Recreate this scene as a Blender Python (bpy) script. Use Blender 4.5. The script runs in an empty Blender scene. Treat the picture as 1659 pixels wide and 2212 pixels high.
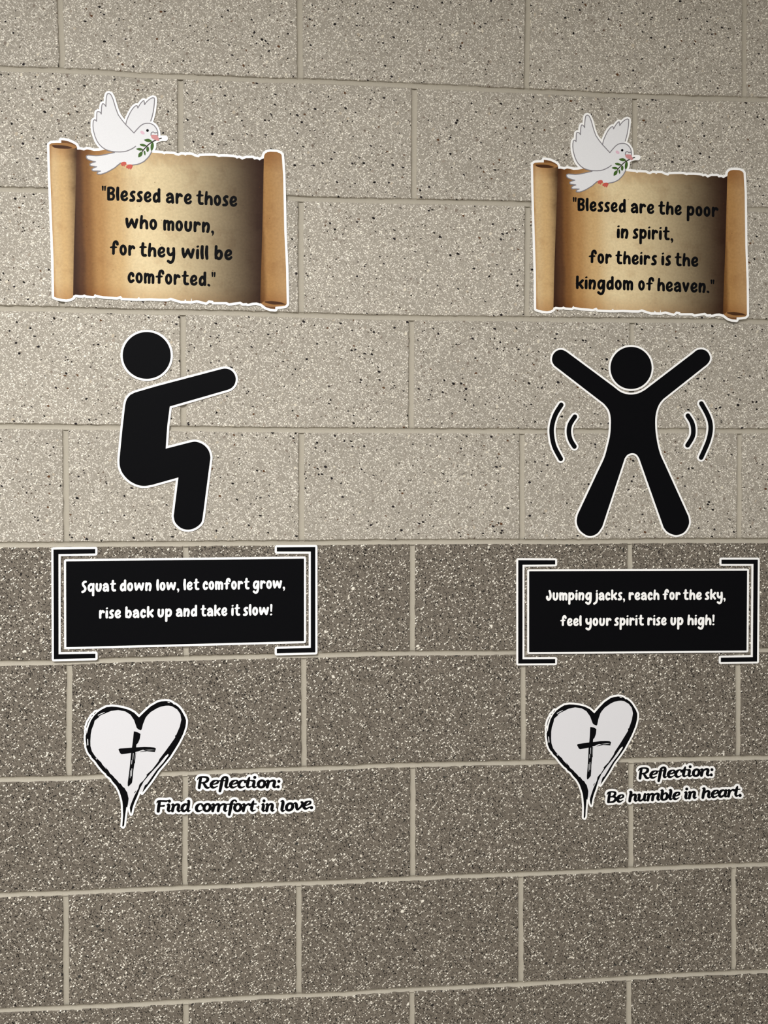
import bpy, bmesh, math, random
import numpy as np
from mathutils import Vector, Matrix

# ---------------------------------------------------------------- camera, light, exposure
scene = bpy.context.scene
C = scene.collection
rng = random.Random(7)
WPX, HPX = 1659, 2212                      # size of the photograph
FLOOR = 2.4384                             # twelve courses of 8 inch block below the reference bed joint
F_PX = 1608.73
RX, RY, RZ = 0.0180, -0.0774, -0.0009      # attitude solved from the block joints
CAM = (0.4533, 0.9368, -1.3304)            # x along the wall, depth below reference joint, distance

def rot():
    cx, sx, cy, sy, cz, sz = math.cos(RX), math.sin(RX), math.cos(RY), math.sin(RY), math.cos(RZ), math.sin(RZ)
    Rx = np.array([[1, 0, 0], [0, cx, -sx], [0, sx, cx]]); Ry = np.array([[cy, 0, sy], [0, 1, 0], [-sy, 0, cy]])
    Rz = np.array([[cz, -sz, 0], [sz, cz, 0], [0, 0, 1]])
    return Rz @ Rx @ Ry
R3 = rot()
cam_data = bpy.data.cameras.new('camera')
cam = bpy.data.objects.new('camera', cam_data); C.objects.link(cam)
cam_data.sensor_fit = 'VERTICAL'; cam_data.sensor_height = 36.0
cam_data.lens = 36.0 * F_PX / HPX
cam_data.clip_start = 0.02
# frame used above: x right, y down, z into the wall  ->  world: X right, Y into the wall, Z up
right, down, fwd = R3[0], R3[1], R3[2]
w = lambda v: Vector((v[0], v[2], -v[1]))
cam.matrix_world = Matrix.Translation((CAM[0], CAM[2], FLOOR - CAM[1])) @ Matrix((w(right), -w(down), -w(fwd))).transposed().to_4x4()
scene.camera = cam

scene.view_settings.view_transform = 'Standard'; scene.view_settings.look = 'None'
scene.view_settings.gamma = 1.0; scene.view_settings.use_curve_mapping = False
scene.view_settings.exposure = 0.50

world = bpy.data.worlds.new('corridor_ambient'); scene.world = world; world.use_nodes = True
world.node_tree.nodes['Background'].inputs['Color'].default_value = (1.0, 0.99, 0.975, 1)
world.node_tree.nodes['Background'].inputs['Strength'].default_value = 0.26

def troffer_light(name, loc, power, sx=1.15, sy=0.55):
    l = bpy.data.lights.new(name, 'AREA'); l.shape = 'RECTANGLE'; l.size = sx; l.size_y = sy
    l.energy = power; l.color = (1.0, 0.99, 0.97)
    o = bpy.data.objects.new(name, l); C.objects.link(o); o.location = loc      # points straight down
    return o
CEIL = FLOOR + 0.4064
LIGHTS = [((-0.35, -1.75, CEIL - 0.03), 62), ((-0.9, -3.4, CEIL - 0.03), 60), ((2.6, -1.9, CEIL - 0.03), 10)]

# ---------------------------------------------------------------- 2-D drawing kit
# Artwork is drawn as distance fields on a fine grid and traced into clean outlines.
def spline(pts, n=7, closed=False):
    P = np.array(pts, float)
    if len(P) < 3 and not closed:
        return P
    m = len(P); out = []
    for i in range(m if closed else m - 1):
        if closed:
            a, b, c, d = P[(i - 1) % m], P[i], P[(i + 1) % m], P[(i + 2) % m]
        else:
            a, b, c, d = P[max(i - 1, 0)], P[i], P[i + 1], P[min(i + 2, m - 1)]
        for t in np.arange(n) / n:
            out.append(0.5 * (2 * b + (c - a) * t + (2 * a - 5 * b + 4 * c - d) * t * t + (3 * b - a - 3 * c + d) * t ** 3))
    if not closed:
        out.append(P[-1])
    return np.array(out)

class Field:
    """distance field on a grid covering the box lo..hi (photo pixels)"""
    def __init__(s, lo, hi, step):
        s.lo = np.array(lo, float); s.step = step
        nx, ny = int((hi[0] - lo[0]) / step) + 2, int((hi[1] - lo[1]) / step) + 2
        s.gx, s.gy = np.meshgrid(lo[0] + step * np.arange(nx), lo[1] + step * np.arange(ny))
        s.d = np.full(s.gx.shape, 1e3)
    def _win(s, lo, hi):
        i0 = np.clip(((np.array(lo) - s.lo) / s.step).astype(int), 0, None)
        i1 = ((np.array(hi) - s.lo) / s.step).astype(int) + 2
        return slice(i0[1], max(i1[1], i0[1])), slice(i0[0], max(i1[0], i0[0]))
    def stroke(s, pts, pad=12):
        """round brush through pts (x, y, r)"""
        P = np.array(pts, float)
        if len(P) == 1:
            P = np.vstack([P, P + [1e-3, 0, 0]])
        for a, b in zip(P[:-1], P[1:]):
            m = max(a[2], b[2]) + pad
            w = s._win(np.minimum(a[:2], b[:2]) - m, np.maximum(a[:2], b[:2]) + m)
            X, Y = s.gx[w], s.gy[w]
            if X.size == 0: continue
            v = b[:2] - a[:2]; L = max(v @ v, 1e-9)
            t = np.clip(((X - a[0]) * v[0] + (Y - a[1]) * v[1]) / L, 0, 1)
            d = np.hypot(X - a[0] - t * v[0], Y - a[1] - t * v[1]) - (a[2] + t * (b[2] - a[2]))
            s.d[w] = np.minimum(s.d[w], d)
        return s
    def polydist(s, pts):
        P = np.array(pts, float)[:, :2]
        X, Y = s.gx, s.gy
        dist = np.full(X.shape, 1e9); ins = np.zeros(X.shape, bool)
        for a, b in zip(P, np.roll(P, -1, 0)):
            v = b - a; L = v @ v
            if L < 1e-12: continue
            t = np.clip(((X - a[0]) * v[0] + (Y - a[1]) * v[1]) / L, 0, 1)
            dist = np.minimum(dist, (X - a[0] - t * v[0]) ** 2 + (Y - a[1] - t * v[1]) ** 2)
            c = (a[1] > Y) != (b[1] > Y)
            if a[1] != b[1]:
                ins ^= c & (X < v[0] * (Y - a[1]) / (b[1] - a[1]) + a[0])
        return np.where(ins, -1, 1) * np.sqrt(dist)
    def poly(s, pts):
        s.d = np.minimum(s.d, s.polydist(pts)); return s
    def cut(s, pts):
        s.d = np.maximum(s.d, -s.polydist(pts)); return s
    def ellipse(s, c, rx, ry, rot=0):
        a = np.linspace(0, 2 * math.pi, 73)[:-1]
        x, y = rx * np.cos(a), ry * np.sin(a)
        return s.poly(np.stack([c[0] + x * math.cos(rot) - y * math.sin(rot), c[1] + x * math.sin(rot) + y * math.cos(rot)], 1))
    def contours(s, off=0.0, tol=0.06):
        D = s.d - off
        D[0, :] = D[-1, :] = 1; D[:, 0] = D[:, -1] = 1
        D = np.where(np.abs(D) < 1e-7, 1e-7, D)
        I = D < 0
        code = I[:-1, :-1] * 1 + I[:-1, 1:] * 2 + I[1:, 1:] * 4 + I[1:, :-1] * 8
        ys, xs = np.nonzero((code > 0) & (code < 15))
        E = {1: [(3, 0)], 2: [(0, 1)], 3: [(3, 1)], 4: [(1, 2)], 5: [(3, 0), (1, 2)], 6: [(0, 2)], 7: [(3, 2)], 8: [(2, 3)], 9: [(2, 0)],
             10: [(0, 1), (2, 3)], 11: [(2, 1)], 12: [(1, 3)], 13: [(1, 0)], 14: [(0, 3)]}
        nxt = {}
        def key(y, x, e):
            return (0, y, x) if e == 0 else (0, y + 1, x) if e == 2 else (1, y, x) if e == 3 else (1, y, x + 1)
        for y, x in zip(ys.tolist(), xs.tolist()):
            for a, b in E[int(code[y, x])]:
                nxt[key(y, x, a)] = key(y, x, b)
        def pos(k):
            h, y, x = k
            if h == 0:
                a, b = D[y, x], D[y, x + 1]; t = a / (a - b); return (x + t, y)
            a, b = D[y, x], D[y + 1, x]; t = a / (a - b); return (x, y + t)
        loops = []
        while nxt:
            k0 = next(iter(nxt)); k = k0; L = []
            while k in nxt:
                L.append(pos(k)); k = nxt.pop(k)
            if len(L) > 5:
                P = np.array(L) * s.step + s.lo
                P = simplify(P, tol)
                if len(P) > 2: loops.append(P)
        return loops

def simplify(P, tol):
    """Douglas-Peucker on a closed loop"""
    n = len(P)
    far = int(np.argmax(((P - P[0]) ** 2).sum(1)))
    keep = np.zeros(n + 1, bool); keep[[0, far, n]] = True
    Q = np.vstack([P, P[:1]])
    st = [(0, far), (far, n)]
    while st:
        i, j = st.pop()
        if j - i < 2: continue
        a, b = Q[i], Q[j]; v = b - a; L = math.hypot(*v)
        W = Q[i + 1:j] - a
        d = np.abs(W[:, 0] * v[1] - W[:, 1] * v[0]) / L if L > 1e-9 else np.hypot(W[:, 0], W[:, 1])
        k = int(np.argmax(d))
        if d[k] > tol:
            keep[i + 1 + k] = True; st += [(i, i + 1 + k), (i + 1 + k, j)]
    return Q[:-1][keep[:-1]]

# two hand lettering alphabets; 100 units = height of the small letters, (x, y, brush radius)
HAND = {
 'B': (75, [[(14,14),(13,60),(14,112)],[(14,113,12),(42,115,12),(62,100,12),(52,76,11.5),(24,65,10)],[(24,65,10),(54,60,12),(63,38,12),(50,16,12),(15,12.5,12)]]),
 'S': (62, [[(50,114),(34,112),(18,94),(24,72),(40,54),(46,34),(34,12),(12,2)]]),
 'J': (70, [[(44,114),(54,80),(55,44),(44,19),(26,13),(13,30),(14,46)]]),
 'a': (77, [[(15,72),(34,86),(54,78),(61,50),(63,13)],[(58,54,11),(36,53,11),(16,40,12),(14,22,12.5),(30,12.5,12.5),(52,24,10.5)]]),
 'b': (77, [[(14,17),(13,60),(15,119)],[(18,56),(36,80),(56,74),(63,46),(52,18),(34,13),(17,26)]]),
 'c': (67, [[(53,66),(49,82),(34,87),(17,66),(14,38),(24,16),(38,13),(54,24)]]),
 'd': (75, [[(61,119),(60,60),(61,15)],[(56,64),(40,82),(22,70),(14,42),(20,19),(34,13),(52,28)]]),
 'e': (75, [[(22,42,10.5),(42,47,10.5),(58,60,11.5),(58,78,12),(41,87.5,12.5),(22,74,13),(14,46,13.5),(21,21,13),(38,13,12.5),(54,17,12),(63,28,11.5)]]),
 'f': (84, [[(74,99),(70,114),(58,120),(44,110),(38,80),(36,16)],[(10,67,8),(24,69,10),(44,70,10),(64,71,8)]]),
 'g': (82, [[(60,76),(42,86),(22,72),(15,44),(24,19),(38,15),(54,32),(62,54)],[(68,84),(68,40),(64,-6),(52,-32),(34,-38),(14,-25)]]),
 'h': (78, [[(14,15),(14,60),(19,118,11)],[(17,50),(32,74),(50,78),(63,62),(65,15)]]),
 'i': (29, [[(14,15),(14,50,15),(15,82,13)],[(13,113,9),(19,116,9)]]),
 'j': (64, [[(50,84),(51,50),(50,10),(38,-22),(14,-36)],[(47,113,9),(53,116,9)]]),
 'k': (80, [[(16,15),(15,60),(17,118)],[(68,84),(46,64),(28,46)],[(34,56),(50,36),(66,16)]]),
 'l': (31, [[(18,15),(14,65,15),(17,117)]]),
 'm': (102, [[(15,13),(13,50),(15,86)],[(15,62),(30,82),(44,82),(51,66),(51,12)],[(52,60),(66,80),(80,80),(89,64),(88,13)]]),
 'n': (75, [[(14,14),(13,50),(16,86)],[(16,54),(34,80),(52,82),(61,64),(60,40),(53,12)]]),
 'o': (71, None),
 'p': (80, [[(17,86),(16,40),(15,-36)],[(20,62),(38,84),(58,78),(66,52),(58,26),(42,16),(22,26)]]),
 'q': (85, [[(62,76),(42,86),(22,72),(14,44),(24,19),(38,15),(58,34)],[(70,86),(67,40),(66,-36)]]),
 'r': (69, [[(16,14),(15,50),(17,86)],[(18,56),(32,78),(46,84),(57,74)]]),
 's': (59, [[(47,87),(34,87),(20,72),(26,56),(40,42),(44,26),(34,14),(13,13)]]),
 't': (72, [[(36,118),(32,70),(31,34),(40,16),(60,15)],[(10,84,8),(28,87,11),(44,87,11),(64,87,8)]]),
 'u': (74, [[(17,86),(14,52),(20,22),(36,13),(52,22),(60,52),(59,84)]]),
 'v': (75, [[(14,86),(24,48),(37,16)],[(37,16),(50,48),(61,84)]]),
 'w': (118, [[(14,86),(17,48),(26,18)],[(26,18),(44,48),(58,82)],[(58,82),(70,48),(86,17)],[(86,17),(96,48),(104,84)]]),
 'y': (80, [[(15,84),(14,56),(24,34),(40,30),(56,44)],[(65,86),(67,46),(64,0),(52,-30),(34,-38),(15,-27)]]),
 ',': (29, [[(13,12,13),(18,6,10),(17,-10,6),(11,-20,3)]]),
 '.': (30, [[(11,14,11),(18,10,11)]]),
 '!': (30, [[(17,115,13),(16,50,9)],[(12,11,10),(18,12,10)]]),
 '"': (42, [[(10,122,9),(11,92,6.5)],[(32,122,9),(31,92,6.5)]]),
}
SERIF = {
 'R': (97, [[(22,12,14),(22,60,14),(24,122,13)],[(4,104,5),(10,122,7),(26,131,8),(54,130,9),(72,116,13),(72,92,14),(58,72,10),(30,64,6)],[(44,66,8),(58,40,13),(70,16,13),(84,9,9),(93,18,4)]]),
 'F': (92, [[(22,12,15),(22,60,15),(24,116,13)],[(4,104,5),(8,120,7),(20,126,9),(50,126,9),(78,124,9),(90,132,5)],[(22,68,9),(44,69,8),(62,71,9),(66,78,5)]]),
 'B': (90, [[(20,14,14),(20,60,14),(22,122,13)],[(2,104,5),(8,122,7),(24,131,8),(50,131,8),(68,118,12),(66,94,12),(50,76,9),(24,72,6)],[(48,76,8),(72,64,12),(78,40,14),(62,15,11),(36,9,8),(16,10,8)]]),
 'a': (84, [[(60,76,9),(44,90,9),(24,76,14),(15,46,15),(22,20,14),(36,12,11),(56,34,8)],[(66,86,12),(64,54,15),(62,28,14),(70,12,10),(82,20,4)]]),
 'b': (80, [[(6,122,6),(18,124,11),(20,100,15),(18,40,15),(26,15,12),(44,11,10),(60,26,14),(65,56,15),(56,82,12),(42,87,8),(22,62,7)]]),
 'c': (64, [[(56,72,12),(50,88,8),(36,90,8),(20,72,14),(15,44,15),(22,18,14),(38,11,9),(58,24,4)]]),
 'd': (86, [[(60,74,9),(44,90,9),(24,76,14),(15,46,15),(22,20,14),(36,12,11),(56,34,8)],[(50,126,5),(64,127,10),(65,100,14),(63,54,15),(62,28,14),(70,12,10),(84,20,4)]]),
 'e': (68, [[(18,46,6),(40,52,7),(58,66,10),(58,84,10),(44,91,7),(26,78,13),(15,48,15),(22,20,14),(38,11,9),(62,28,4)]]),
 'f': (52, [[(62,118,9),(54,131,8),(40,128,9),(31,104,14),(28,50,15),(26,0,14),(24,-28,13)],[(-4,86,6),(26,88,7),(54,90,6)]]),
 'h': (86, [[(8,122,6),(20,123,11),(22,100,15),(19,50,15),(18,14,14)],[(20,48,8),(34,78,9),(50,87,11),(63,76,14),(62,44,15),(62,26,14),(70,12,10),(84,20,4)]]),
 'i': (48, [[(6,82,6),(18,86,11),(22,70,14),(20,40,15),(20,26,14),(28,12,10),(44,20,4)],[(22,124,15)]]),
 'l': (46, [[(6,122,6),(18,124,11),(22,100,15),(20,50,15),(20,26,14),(28,12,10),(42,20,4)]]),
 'm': (124, [[(5,82,6),(17,86,11),(22,70,14),(19,40,15),(18,14,14)],[(20,48,8),(32,76,9),(46,87,11),(58,76,14),(57,44,15),(56,14,14)],[(58,48,8),(72,78,9),(88,87,11),(102,76,14),(100,44,15),(100,26,14),(108,12,10),(120,18,4)]]),
 'n': (88, [[(5,82,6),(17,86,11),(22,70,14),(19,40,15),(18,14,14)],[(20,48,8),(34,78,9),(50,87,11),(64,76,14),(62,44,15),(62,26,14),(70,12,10),(86,20,4)]]),
 'o': (72, None),
 'r': (64, [[(5,82,6),(17,86,11),(22,70,14),(19,40,15),(18,14,14)],[(20,46,7),(34,76,8),(48,88,10),(58,80,12)]]),
 't': (54, [[(28,122,8),(25,100,13),(22,60,15),(21,32,14),(30,13,10),(50,22,4)],[(4,87,6),(24,88,7),(50,90,6)]]),
 'u': (88, [[(5,82,6),(17,86,11),(21,70,14),(18,36,15),(26,15,12),(42,15,9),(62,44,8)],[(66,86,13),(64,50,15),(64,26,14),(72,12,10),(86,20,4)]]),
 'v': (72, [[(4,82,6),(14,86,10),(22,70,14),(26,40,15),(34,14,12),(48,24,9),(64,56,12),(64,80,13),(56,89,9)]]),
 ':': (34, [[(16,17,15)],[(16,78,15)]]),
 '.': (32, [[(15,16,16)]]),
}
def glyph(font, ch):
    w, st = font[ch]
    if st is None:                                        # letter o: a ring
        a = np.linspace(0, 2 * math.pi, 25)
        if font is HAND:
            return w, [np.stack([35 + 22 * np.cos(a), 50 + 37 * np.sin(a), 13 + 0 * a], 1)]
        return w, [np.stack([37 + 22 * np.cos(a), 50 + 39 * np.sin(a), 11 + 4 * np.cos(a) ** 2], 1)]
    return w, [spline([p if len(p) == 3 else (*p, 13.3) for p in s]) for s in st]

def word_strokes(font, word, x0, x1, b0, b1, xh, gap, shear=0.0, weight=1.0):
    """strokes of one word between x0 and x1, baseline from (x0, b0) to (x1, b1)"""
    k = xh / 100.0; cur = 0.0; items = []
    for ch in word:
        w, ss = glyph(font, ch)
        items.append((cur, ss)); cur += w + gap
    total = cur - gap
    kx = (x1 - x0) / total
    out = []
    for off, ss in items:
        for s in ss:
            gxu = s[:, 0] + off + shear * (s[:, 1] - 50)
            X = x0 + gxu * kx
            Y = b0 + (b1 - b0) * (X - x0) / (x1 - x0) - s[:, 1] * k
            out.append(np.stack([X, Y, s[:, 2] * weight * (0.5 * k + 0.5 * min(kx, k * 1.1))], 1))
    return out

def text_field(font, words, xh, gap, shear=0.0, weight=1.0, step=0.4):
    st = []
    for w in words:
        st += word_strokes(font, *w, xh, gap, shear, weight)
    A = np.vstack(st)
    F = Field(A[:, :2].min(0) - 12, A[:, :2].max(0) + 12, step)
    for s in st: F.stroke(s)
    return F

TXT_MOURN = [
 [('"Blessed',220.1,347.1,433.6,439.4),('are',358.5,415,440.0,443.0),('those',423.6,512.8,443.4,448.0)],
 [('who',270.9,340.2,494.6,498.0),('mourn,',352.7,463,498.8,504.6)],
 [('for',237.2,292.6,551.3,554.2),('they',300.7,378.9,555.2,558.6),('will',391.9,450.6,559.2,562.4),('be',463.5,502.5,562.0,563.2)],
 [('comforted."',276,466.2,611.8,620.0)]]
TXT_POOR = [
 [('"Blessed',1236.6,1351.3,456.2,460.6),('are',1361.9,1412.7,461.2,463.6),('the',1420.7,1472.1,464.6,466.0),('poor',1482.3,1551.1,467.2,470.2)],
 [('in',1331.9,1357.1,515.6,516.8),('spirit,',1365.8,1453.8,516.4,520.8)],
 [('for',1270.8,1320.8,569.6,571.2),('theirs',1328.3,1418.2,571.6,574.2),('is',1428,1448.6,574.2,575.0),('the',1456.4,1507.9,575.6,577.6)],
 [('kingdom',1243.1,1367,625.4,628.0),('of',1377.9,1411.8,628.2,629.0),('heaven."',1419.1,1542.7,630.2,634.2)]]
TXT_SQUAT = [
 [('Squat',176.4,251,1278.9,1277.8),('down',259.1,328,1277.4,1276.6),('low,',338,387.6,1276.4,1275.4),('let',396.5,430.6,1275.4,1274.8),('comfort',438,538.9,1274.4,1273.4),('grow,',546.1,615.9,1272.8,1271.8)],
 [('rise',214,261.9,1336.6,1335.6),('back',270.8,332.3,1335.4,1334.2),('up',340.2,372.1,1333.8,1333.2),('and',380.2,426.2,1332.8,1331.8),('take',433.1,491.3,1332.0,1330.6),('it',499.9,518.7,1330.6,1330.2),('slow!',525,588.5,1330.2,1329.4)]]
TXT_JACKS = [
 [('Jumping',1179.1,1277.9,1297.4,1296.8),('jacks,',1280.7,1349.7,1297.2,1296.8),('reach',1357.2,1423.7,1296.8,1296.6),('for',1430.5,1469.4,1296.2,1296.4),('the',1474.6,1515.5,1296.4,1296.2),('sky,',1521.8,1566.7,1296.0,1295.8)],
 [('feel',1209.7,1255.8,1352.7,1352.5),('your',1264,1320.2,1352.4,1352.0),('spirit',1326.2,1390,1351.8,1351.4),('rise',1397.7,1439.4,1351.4,1351.0),('up',1447.3,1475.7,1351.0,1350.8),('high!',1484.3,1542.9,1350.8,1350.6)]]
TXT_COMFORT = [
 [('Reflection:',424.5,607.5,1703.2,1702.4)],
 [('Find',337,412.5,1754.0,1753.8),('comfort',420,554,1753.6,1753.4),('in',563.5,594,1753.4,1753.2),('love.',603.5,679,1754.4,1746.6)]]
TXT_HUMBLE = [
 [('Reflection:',1376.5,1541.8,1683.2,1676.2)],
 [('Be',1309.5,1347.5,1734.4,1733.0),('humble',1355.8,1468.5,1732.6,1727.4),('in',1476.5,1505,1726.8,1725.4),('heart.',1513.5,1603.4,1725.2,1720.4)]]

# ---------------------------------------------------------------- helpers
def wall_xy(px):
    """photo pixels -> (x, z) on the wall face, by the camera solved above"""
    px = np.asarray(px, float)
    d = np.stack([(px[:, 0] - WPX / 2) / F_PX, (px[:, 1] - HPX / 2) / F_PX, np.ones(len(px))], 1)
    v = d @ R3
    t = -CAM[2] / v[:, 2]
    return np.stack([CAM[0] + t * v[:, 0], FLOOR - (CAM[1] + t * v[:, 1])], 1)

def rigid(src, dst):
    """rotation + shift on the wall that carries the pixel points src onto dst"""
    a, b = wall_xy(src), wall_xy(dst)
    ca, cb = a.mean(0), b.mean(0)
    H = (a - ca).T @ (b - cb)
    ang = math.atan2(H[0, 1] - H[1, 0], H[0, 0] + H[1, 1])
    s = 1.0
    M = np.array([[math.cos(ang), -math.sin(ang)], [math.sin(ang), math.cos(ang)]]) * s
    f = lambda p: (np.asarray(p) - ca) @ M.T + cb
    print('fit residual mm', np.abs(f(a) - b).max() * 1000, 'angle', math.degrees(ang))
    return f
ident = lambda p: p

def node_mat(name):
    m = bpy.data.materials.new(name); m.use_nodes = True
    nt = m.node_tree
    return m, nt, nt.nodes['Principled BSDF'], nt.links
def rgb(r, g, b):
    """sRGB 0-255 -> linear"""
    f = lambda c: (c / 12.92 if c <= 0.04045 else ((c + 0.055) / 1.055) ** 2.4)
    return (f(r / 255), f(g / 255), f(b / 255), 1)
def ink(r, g, b):
    c = rgb(r, g, b); return (c[0] * .82, c[1] * .82, c[2] * .82, 1)
def lin(r, g, b): return (r, g, b, 1)
def plain(name, col, rough=0.5, spec=0.06):
    m, nt, p, L = node_mat(name)
    n = nt.nodes.new('ShaderNodeTexNoise'); n.inputs['Scale'].default_value = 900; n.inputs['Detail'].default_value = 2
    tc = nt.nodes.new('ShaderNodeTexCoord'); L.new(tc.outputs['Object'], n.inputs['Vector'])
    mx = nt.nodes.new('ShaderNodeMix'); mx.data_type = 'RGBA'
    mx.inputs['A'].default_value = tuple(c * 0.93 for c in col[:3]) + (1,); mx.inputs['B'].default_value = tuple(min(1, c * 1.07) for c in col[:3]) + (1,)
    L.new(n.outputs['Fac'], mx.inputs['Factor']); L.new(mx.outputs['Result'], p.inputs['Base Color'])
    p.inputs['Roughness'].default_value = rough; p.inputs['Specular IOR Level'].default_value = spec
    return m

def math_node(nt, op, a, b=None, c=None):
    n = nt.nodes.new('ShaderNodeMath'); n.operation = op
    for i, v in enumerate((a, b, c)):
        if v is None: continue
        if isinstance(v, (int, float)): n.inputs[i].default_value = v
        else: nt.links.new(v, n.inputs[i])
    return n.outputs[0]
def mix_col(nt, fac, a, b, mode='MIX'):
    n = nt.nodes.new('ShaderNodeMix'); n.data_type = 'RGBA'; n.blend_type = mode
    for k, v in (('Factor', fac), ('A', a), ('B', b)):
        if isinstance(v, (int, float)): n.inputs[k].default_value = v
        elif isinstance(v, tuple): n.inputs[k].default_value = v
        else: nt.links.new(v, n.inputs[k])
    return n.outputs['Result']

# ---------------------------------------------------------------- ground face concrete block
def chips(nt, vec, scale, angle, stretch, warp, seed, keep, edge):
    """flat shards of stone: picked Voronoi cells, stretched along `angle`; returns (mask, per-shard random)"""
    mp = nt.nodes.new('ShaderNodeMapping'); mp.vector_type = 'POINT'
    mp.inputs['Location'].default_value = (seed * 3.17, 0, seed * 5.3)
    m0 = nt.nodes.new('ShaderNodeMapping'); m0.vector_type = 'POINT'; m0.inputs['Rotation'].default_value = (0, angle, 0)
    nt.links.new(vec, m0.inputs['Vector'])
    mp.inputs['Scale'].default_value = (1.0 / stretch, 1, 1.0)
    nt.links.new(m0.outputs[0], mp.inputs['Vector'])
    nz = nt.nodes.new('ShaderNodeTexNoise'); nz.inputs['Scale'].default_value = scale * 0.9; nz.inputs['Detail'].default_value = 2
    nt.links.new(mp.outputs[0], nz.inputs['Vector'])
    sub = nt.nodes.new('ShaderNodeVectorMath'); sub.operation = 'SUBTRACT'; sub.inputs[1].default_value = (0.5, 0.5, 0.5)
    nt.links.new(nz.outputs['Color'], sub.inputs[0])
    sc = nt.nodes.new('ShaderNodeVectorMath'); sc.operation = 'SCALE'; sc.inputs['Scale'].default_value = warp / scale
    nt.links.new(sub.outputs[0], sc.inputs[0])
    ad = nt.nodes.new('ShaderNodeVectorMath'); ad.operation = 'ADD'
    nt.links.new(mp.outputs[0], ad.inputs[0]); nt.links.new(sc.outputs[0], ad.inputs[1])
    sx = nt.nodes.new('ShaderNodeSeparateXYZ'); nt.links.new(ad.outputs[0], sx.inputs[0])
    cx = nt.nodes.new('ShaderNodeCombineXYZ'); nt.links.new(sx.outputs['X'], cx.inputs['X']); nt.links.new(sx.outputs['Z'], cx.inputs['Y'])
    v1 = nt.nodes.new('ShaderNodeTexVoronoi'); v1.voronoi_dimensions = '2D'; v1.feature = 'F1'; v1.inputs['Scale'].default_value = scale
    v2 = nt.nodes.new('ShaderNodeTexVoronoi'); v2.voronoi_dimensions = '2D'; v2.feature = 'DISTANCE_TO_EDGE'; v2.inputs['Scale'].default_value = scale
    nt.links.new(cx.outputs[0], v1.inputs['Vector']); nt.links.new(cx.outputs[0], v2.inputs['Vector'])
    sc2 = nt.nodes.new('ShaderNodeSeparateColor'); nt.links.new(v1.outputs['Color'], sc2.inputs[0])
    pick = math_node(nt, 'LESS_THAN', sc2.outputs[0], keep)
    thr = math_node(nt, 'MULTIPLY_ADD', sc2.outputs[1], edge * 1.6, edge * 0.2)
    ins = nt.nodes.new('ShaderNodeMapRange'); ins.clamp = True
    nt.links.new(v2.outputs['Distance'], ins.inputs['Value'])
    nt.links.new(thr, ins.inputs['From Min']); nt.links.new(math_node(nt, 'ADD', thr, 0.05), ins.inputs['From Max'])
    rr = math_node(nt, 'MULTIPLY_ADD', sc2.outputs[1], -0.14, 0.50)          # corners worn round
    rnd = nt.nodes.new('ShaderNodeMapRange'); rnd.clamp = True
    nt.links.new(v1.outputs['Distance'], rnd.inputs['Value'])
    nt.links.new(rr, rnd.inputs['From Max']); nt.links.new(math_node(nt, 'SUBTRACT', rr, 0.06), rnd.inputs['From Min'])
    rnd.inputs['To Min'].default_value = 1.0; rnd.inputs['To Max'].default_value = 0.0
    return math_node(nt, 'MULTIPLY', pick, math_node(nt, 'MULTIPLY', ins.outputs[0], rnd.outputs[0])), sc2.outputs[2]

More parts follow.
